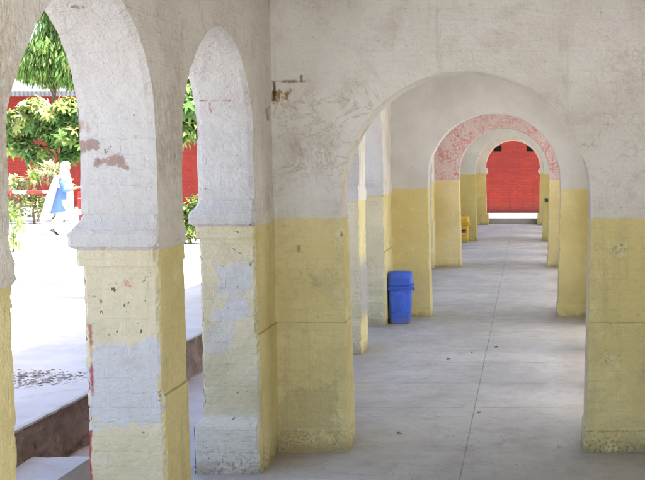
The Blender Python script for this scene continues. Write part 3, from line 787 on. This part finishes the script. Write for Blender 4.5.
# weeping tree high in the first opening
tree('weeping_tree', (-14.9, 33.0, ZG), 'tall tree with long drooping green leaves hanging above the yard', 'tree', 5.6, .07,
     [(.2, -.2, 5.2, .9, .8, .75), (1.0, -.3, 4.75, .9, .8, .85), (-.4, -.2, 4.75, .7, .7, .55), (.1, -.2, 4.45, .5, .6, .4), (.6, 0, 6.3, 1.0, .9, .9), (1.5, -.1, 5.6, .8, .8, .9), (1.7, -.2, 4.0, .7, .7, .9), (.3, 0, 7.4, .8, .8, .7)],
     4200, .23, .055, [L_lite, L_mid, L_yel, L_dark], None, 'droop', 11, (.3, 0), [4, 4, 1.5, 1.5])
# broad-leaved tree with palm-shaped leaves below it
tree('umbrella_tree', (-13.4, 30.3, ZG), 'bushy tree with hand-shaped leaves, yellow-green on top, in front of the red building', 'tree', 2.6, .045,
     [(-1.35, 0, 2.6, .55, .5, .4), (-1.1, -.1, 2.15, .45, .5, .3), (-.5, -.3, 1.95, .4, .4, .3), (.9, -.2, 2.0, .5, .4, .3), (.3, -.2, 1.85, .3, .3, .2), (.2, -.4, 2.5, .8, .4, .3), (-.6, 0, 2.75, .75, .6, .40), (.3, 0, 2.65, .8, .6, .42), (1.1, 0, 2.7, .7, .6, .45), (0, -.1, 3.0, .8, .6, .34), (.9, -.1, 3.1, .8, .6, .34), (-.5, -.05, 3.05, .5, .5, .3), (.4, 0, 2.3, .8, .5, .28)],
     1150, .27, .095, [L_mid, L_dark, L_lite, L_yel], None, 'palmate', 21, (.1, 0), [4, 3, 3, 2])
tree('umbrella_tree', (-13.9, 29.9, ZG), 'yellow-green top shoots of a small tree under the grey roof edge', 'tree', 3.0, .025,
     [(-.5, 0, 3.05, .4, .4, .22), (.0, 0, 3.32, .4, .4, .2), (.5, 0, 3.12, .4, .4, .2), (0.95, 0, 3.36, .35, .4, .22)], 150, .26, .09, [L_yel, L_var, L_lite], None, 'palmate', 23, (.1, 0), [4, 2, 2])
# pale variegated shrub by the barrier
tree('variegated_shrub', (-13.7, 29.2, ZG), 'loose shrub with pale cream-green leaves left of the walking woman', 'shrub', .8, .03,
     [(-.5, 0, 1.1, .42, .3, .2), (.1, 0, 1.25, .4, .3, .2), (.55, 0, 1.5, .35, .3, .16), (-.2, 0, .75, .5, .3, .18), (.35, 0, .5, .42, .3, .2), (.8, 0, 1.15, .25, .3, .12), (-.55, 0, .45, .4, .3, .2)],
     230, .24, .07, [L_var, L_yel, L_lite], None, 'spray', 31, (.1, 0), [5, 1, 1])
tree('low_shrub', (-14.2, 31.5, ZG), 'dark low shrub at the foot of the red building', 'shrub', .3, .03,
     [(-1.2, 0, .25, .6, .3, .25), (0, 0, .22, .7, .3, .22), (1.2, 0, .2, .6, .3, .2), (2.0, .1, .18, .5, .3, .2)], 380, .13, .05, [L_deep, L_mid, L_lite], None, 'spray', 33)
tree('leafy_sapling', (-9.95, 20.3, ZG), 'small sapling with long yellow-green leaves at the left pillar', 'plant', .5, .015,
     [(0.02, 0, .30, .18, .15, .14), (.1, 0, .62, .16, .15, .12), (-.1, 0, .8, .16, .15, .12)], 32, .24, .05, [L_lite, L_yel], None, 'spray', 37)
# greenery in the narrow gap before the corner pillar
tree('palm_leaved_tree', (-9.6, 28.6, ZG), 'tree with fan-shaped pale leaves seen in the narrow gap beside the corner pillar', 'tree', 3.0, .09,
     [(.3, 0, 2.6, .7, .6, .35), (.6, 0, 3.2, .7, .6, .45), (-.3, 0, 3.0, .7, .6, .45), (.2, 0, 3.8, .7, .6, .4)], 420, .34, .10, [L_mid, L_lite, L_yel, L_dark], None, 'palmate', 41, (.1, 0), [3, 3, 2, 2])
tree('round_shrub', (-7.15, 22.3, ZG), 'bright green shrub in the narrow gap beside the corner pillar', 'shrub', .5, .03,
     [(0, 0, .35, .5, .4, .34), (.15, 0, .75, .4, .35, .28), (-.2, 0, .6, .4, .35, .3)], 520, .11, .05, [L_lite, L_yel, L_mid], None, 'spray', 43)
# shade tree hidden behind the near pillar; its crown shades a band of the yard
tree('shade_tree', (-4.85, 13.2, ZG), 'tall shade tree standing behind the nearest full pillar', 'tree', 5.0, .13,
     [(.1, 1.4, 5.5, .9, .8, .5), (1.0, 1.6, 5.9, .9, .85, .5), (-.2, 1.5, 6.3, .9, .85, .5), (.7, 1.5, 6.7, 1.0, .85, .4), (1.7, 1.3, 5.8, .8, .8, .5), (0.2, 1.7, 6.9, .8, .8, .4)], 6500, .28, .12, [L_mid, L_dark, L_lite], None, 'spray', 47, (-.2, .3))
# ------------------------------------------------------------------ striped barrier in front of the red building
M_bw = simple('barrier_white', (0.70, 0.69, 0.67), 0.6); M_br = simple('barrier_red', (0.42, 0.03, 0.03), 0.6)
bt_ = empty('striped_barrier', (-14, 28.3, ZG), 'red and white striped horizontal bar on posts behind the walking woman', 'barrier')
bm = bmesh.new(); ZB = ZG + 0.92; xs_ = [-15.6, -15.1, -14.55, -14.28, -14.02, -13.82, -13.44, -13.0, -12.7, -12.2]
for k in range(9): tube(bm, [(xs_[k], 28.3, ZB), (xs_[k + 1], 28.3, ZB)], .048, 10, (k + 1) % 2)
link('bar', bm, [M_bw, M_br], bt_)
for px in (-15.4, -14.4, -12.3):
    bm = bmesh.new(); tube(bm, [(px, 28.36, ZG), (px, 28.36, ZB + .05)], .035, 8); link('post', bm, M_br, bt_)
dr = empty('marker_drum', (-12.35, 29.5, ZG), 'red drum with a white band beside the nearest full pillar', 'drum')
bm = bmesh.new(); tube(bm, [(-12.35, 29.5, ZG), (-12.35, 29.5, ZG + .02), (-12.35, 29.5, ZG + .42), (-12.35, 29.5, ZG + .47), (-12.35, 29.5, ZG + .86), (-12.35, 29.5, ZG + .88)], [.21, .22, .22, .235, .22, .21], 20); link('body', bm, M_br, dr)
bm = bmesh.new(); tube(bm, [(-12.35, 29.5, ZG + .24), (-12.35, 29.5, ZG + .40)], [.226, .226], 20); link('band', bm, M_bw, dr)
bm = bmesh.new(); tube(bm, [(-12.35, 29.5, ZG + .55), (-12.35, 29.5, ZG + .72)], [.228, .226], 20); link('band', bm, M_bw, dr)

# ------------------------------------------------------------------ woman walking to the right
M_skin = simple('skin', (0.36, 0.20, 0.135), 0.55, 0.06); M_cloth_w = simple('white_cotton', (0.60, 0.60, 0.61), 0.9, 0.04, 60, 0.2, 0.1)
M_cloth_b = simple('blue_cotton', (0.115, 0.20, 0.42), 0.9, 0.08, 60, 0.2, 0.1); M_hair = simple('dark_hair', (0.02, 0.015, 0.012), 0.6)
wm = empty('person', (-10.90, 24.8, ZG), 'woman in white headscarf, light blue tunic and white trousers striding across the yard', 'person')
def skin(name, verts, edges, m, sub=2, root=0):
    me = bpy.data.meshes.new(name); me.from_pydata([v[:3] for v in verts], edges, []); o = bpy.data.objects.new(name, me); COL.objects.link(o)
    sk = o.modifiers.new('skin', 'SKIN'); sk.use_smooth_shade = True
    for i, v in enumerate(verts):
        r = v[3]; me.skin_vertices[0].data[i].radius = r if isinstance(r, tuple) else (r, r)
    me.skin_vertices[0].data[root].use_root = True
    ss = o.modifiers.new('sub', 'SUBSURF'); ss.levels = sub; ss.render_levels = sub
    me.materials.append(m); o.parent = wm; return o
B = [(-.02, 0, .92, .13), (0, 0, 1.10, .115), (.015, 0, 1.28, .13), (.025, 0, 1.40, .07), (.04, 0, 1.47, .05), (.07, 0, 1.56, .082), (.085, 0, 1.65, .085),
     (.02, -.15, 1.35, .055), (.12, -.21, 1.07, .042), (.37, -.15, 1.13, .028),
     (.01, .15, 1.35, .055), (-.14, .22, 1.08, .042), (-.33, .20, .87, .028),
     (.02, -.09, .86, .10), (.20, -.09, .48, .065), (.36, -.08, .09, .042), (.50, -.08, .035, .034),
     (-.05, .09, .86, .10), (-.10, .09, .48, .065), (-.36, .08, .15, .042), (-.27, .08, .035, .034)]
E = [(0, 1), (1, 2), (2, 3), (3, 4), (4, 5), (5, 6), (2, 7), (7, 8), (8, 9), (2, 10), (10, 11), (11, 12), (0, 13), (13, 14), (14, 15), (15, 16), (0, 17), (17, 18), (18, 19), (19, 20)]
def hand(base, d, up):
    vs, es = [], []
    base = Vector(base); d = Vector(d).normalized(); up = Vector(up).normalized(); s_ = d.cross(up)
    return base, d, up, s_
def add_hand(i, d, up):
    base = Vector(B[i][:3]); d = Vector(d).normalized(); s_ = d.cross(Vector(up)).normalized()
    n0 = len(B); pc = base + d * .07; B.append((*pc, .030)); E.append((i, n0))
    for k, (off, ln) in enumerate(((-.026, .06), (-.009, .075), (.009, .07), (.025, .055))):
        a = pc + d * .02 + s_ * off; b = a + d * ln * .55; c = b + (d * .6 - Vector(up) * .8).normalized() * ln * .45
        j = len(B); B.extend([(*a, .010), (*b, .009), (*c, .007)]); E.extend([(n0, j), (j, j + 1), (j + 1, j + 2)])
    a = base + d * .03 + s_ * -.035; b = a + (d * .7 - s_ * .7) * .045; j = len(B); B.extend([(*a, .011), (*b, .009)]); E.extend([(n0, j), (j, j + 1)])
add_hand(9, (1, .1, .12), (0, 0, 1)); add_hand(12, (-.55, 0, -1), (-1, 0, .3))
body = skin('body', B, E, M_skin)
def ell(cx, cy, z, rx, ry, n=28, fold=0.0, ph=0.0, fr=7, sh=0.0):
    return [Vector((cx + rx * math.cos(a) * (1 + fold * math.sin(fr * a + ph)), cy + ry * math.sin(a) * (1 + fold * math.sin(fr * a + ph)), z + sh * math.cos(a))) for a in [6.2832 * k / n for k in range(n)]]
# tunic with two sleeves in one garment
bm = bmesh.new()
loft(bm, [ell(.025, 0, 1.44, .06, .07), ell(.02, 0, 1.40, .10, .15), ell(.015, 0, 1.30, .135, .185), ell(.0, 0, 1.12, .125, .165, fold=.02), ell(-.02, 0, .95, .155, .19, fold=.04), ell(-.045, 0, .75, .20, .215, fold=.06, ph=.6), ell(-.07, 0, .56, .245, .235, fold=.07, ph=1.0, sh=.04), ell(-.07, 0, .555, .23, .22, fold=.07, ph=1.0, sh=.04)])
tube(bm, [(.01, -.13, 1.37), (.03, -.185, 1.27), (.115, -.215, 1.08), (.22, -.20, 1.085)], [.075, .075, .068, .062], 12)
tube(bm, [(.01, .13, 1.37), (-.02, .185, 1.27), (-.13, .22, 1.09), (-.21, .215, 1.0)], [.075, .075, .065, .06], 12)
o = link('tunic', bm, M_cloth_b, wm, True, False)
bm = bmesh.new()   # trousers: two legs
loft(bm, [ell(.02, -.08, .85, .13, .11), ell(.10, -.09, .68, .125, .105, fold=.03), ell(.20, -.09, .47, .115, .10, fold=.05), ell(.28, -.085, .28, .105, .095, fold=.06), ell(.35, -.08, .10, .09, .085, fold=.07), ell(.35, -.08, .09, .07, .07)])
loft(bm, [ell(-.05, .08, .85, .13, .11), ell(-.08, .09, .66, .13, .105, fold=.03), ell(-.13, .09, .47, .125, .10, fold=.05), ell(-.24, .085, .30, .12, .095, fold=.06), ell(-.34, .08, .14, .10, .085, fold=.07, sh=.03), ell(-.34, .08, .135, .08, .07, sh=.03)])
link('trousers', bm, M_cloth_w, wm, True, False)
bm = bmesh.new()   # headscarf: hood round the face, shawl over the shoulders, long tail behind
hood = []
for z, cx, rx, ry in ((1.742, .055, .02, .02), (1.735, .055, .065, .06), (1.70, .05, .105, .095), (1.63, .045, .118, .105), (1.56, .04, .112, .102), (1.50, .03, .105, .10), (1.44, .015, .12, .14), (1.37, .0, .15, .20), (1.27, -.01, .175, .225), (1.13, -.025, .175, .19), (1.12, -.025, .15, .17)):
    r = ell(cx, 0, z, rx, ry, 32, .02, z * 5)
    for v in r:
        if 1.52 < z < 1.70 and v.x > cx + rx * .62: v.x = cx + rx * .62     # opening for the face
        if z < 1.3 and v.y < -.12 and v.x > -.02: v.y = -.12
    hood.append(r)
loft(bm, hood)
loft(bm, [ell(-.10, -.02, 1.40, .07, .17, 28, .06), ell(-.18, -.03, 1.15, .10, .21, 28, .10, 1), ell(-.27, -.03, .88, .12, .22, 28, .12, 2), ell(-.35, -.03, .62, .13, .21, 28, .14, 3), ell(-.42, -.02, .38, .12, .19, 28, .15, 4, 7, .05), ell(-.42, -.02, .375, .08, .15, 28, .15, 4, 7, .05)])
loft(bm, [ell(.10, -.01, 1.36, .06, .12, 24, .06), ell(.135, -.02, 1.12, .06, .12, 24, .08, 1), ell(.13, -.02, .86, .065, .12, 24, .1, 2), ell(.14, -.02, .62, .07, .11, 24, .12, 3), ell(.14, -.02, .615, .04, .08, 24, .1, 3)])
link('headscarf', bm, M_cloth_w, wm, True, False)
bm = bmesh.new()   # face: forehead, nose, lips, chin pushed out of the hood
bmesh.ops.create_uvsphere(bm, u_segments=24, v_segments=18, radius=1)
for v in bm.verts:
    p = v.co; q = Vector((p.x * .088 + .068, p.y * .068, p.z * .105 + 1.605))
    if p.x > 0:
        q.x += .024 * math.exp(-((p.y / .22) ** 2 + ((p.z + .08) / .2) ** 2)) + .010 * math.exp(-((p.y / .35) ** 2 + ((p.z + .48) / .12) ** 2)) + .010 * math.exp(-((p.y / .4) ** 2 + ((p.z + .85) / .2) ** 2))
        q.x -= .010 * math.exp(-(((abs(p.y) - .38) / .2) ** 2 + ((p.z - .12) / .14) ** 2))
    v.co = q
link('face', bm, M_skin, wm, True, False)
for sy in (-1, 1):
    bm = bmesh.new(); g = bmesh.ops.create_uvsphere(bm, u_segments=10, v_segments=8, radius=.011); bmesh.ops.translate(bm, vec=(.142, sy * .027, 1.618), verts=bm.verts[:]); link('eye', bm, M_hair, wm, True, False)
    bm = bmesh.new(); fx, fy = (.36, -.08) if sy < 0 else (-.34, .08)
    tilt = 0 if sy < 0 else R(38)
    rings = [ell(-.055, 0, .0, .04, .036, 16), ell(-.05, 0, .05, .045, .038, 16), ell(-.045, 0, .085, .042, .036, 16)]
    loft(bm, rings); loft(bm, [[Vector((x_, y_, z_)) for x_, y_, z_ in r] for r in ([(-.09, -.035, 0), (.15, -.03, 0), (.17, 0, 0), (.15, .03, 0), (-.09, .035, 0)], [(-.085, -.032, .06), (.13, -.025, .035), (.15, 0, .03), (.13, .025, .035), (-.085, .032, .06)])])
    bmesh.ops.rotate(bm, verts=bm.verts[:], cent=(.12, 0, 0), matrix=Matrix.Rotation(tilt, 3, 'Y')); bmesh.ops.translate(bm, vec=(fx - (0.0 if sy < 0 else .02), fy, 0.0), verts=bm.verts[:])
    link('shoe', bm, M_black, wm, False, False)
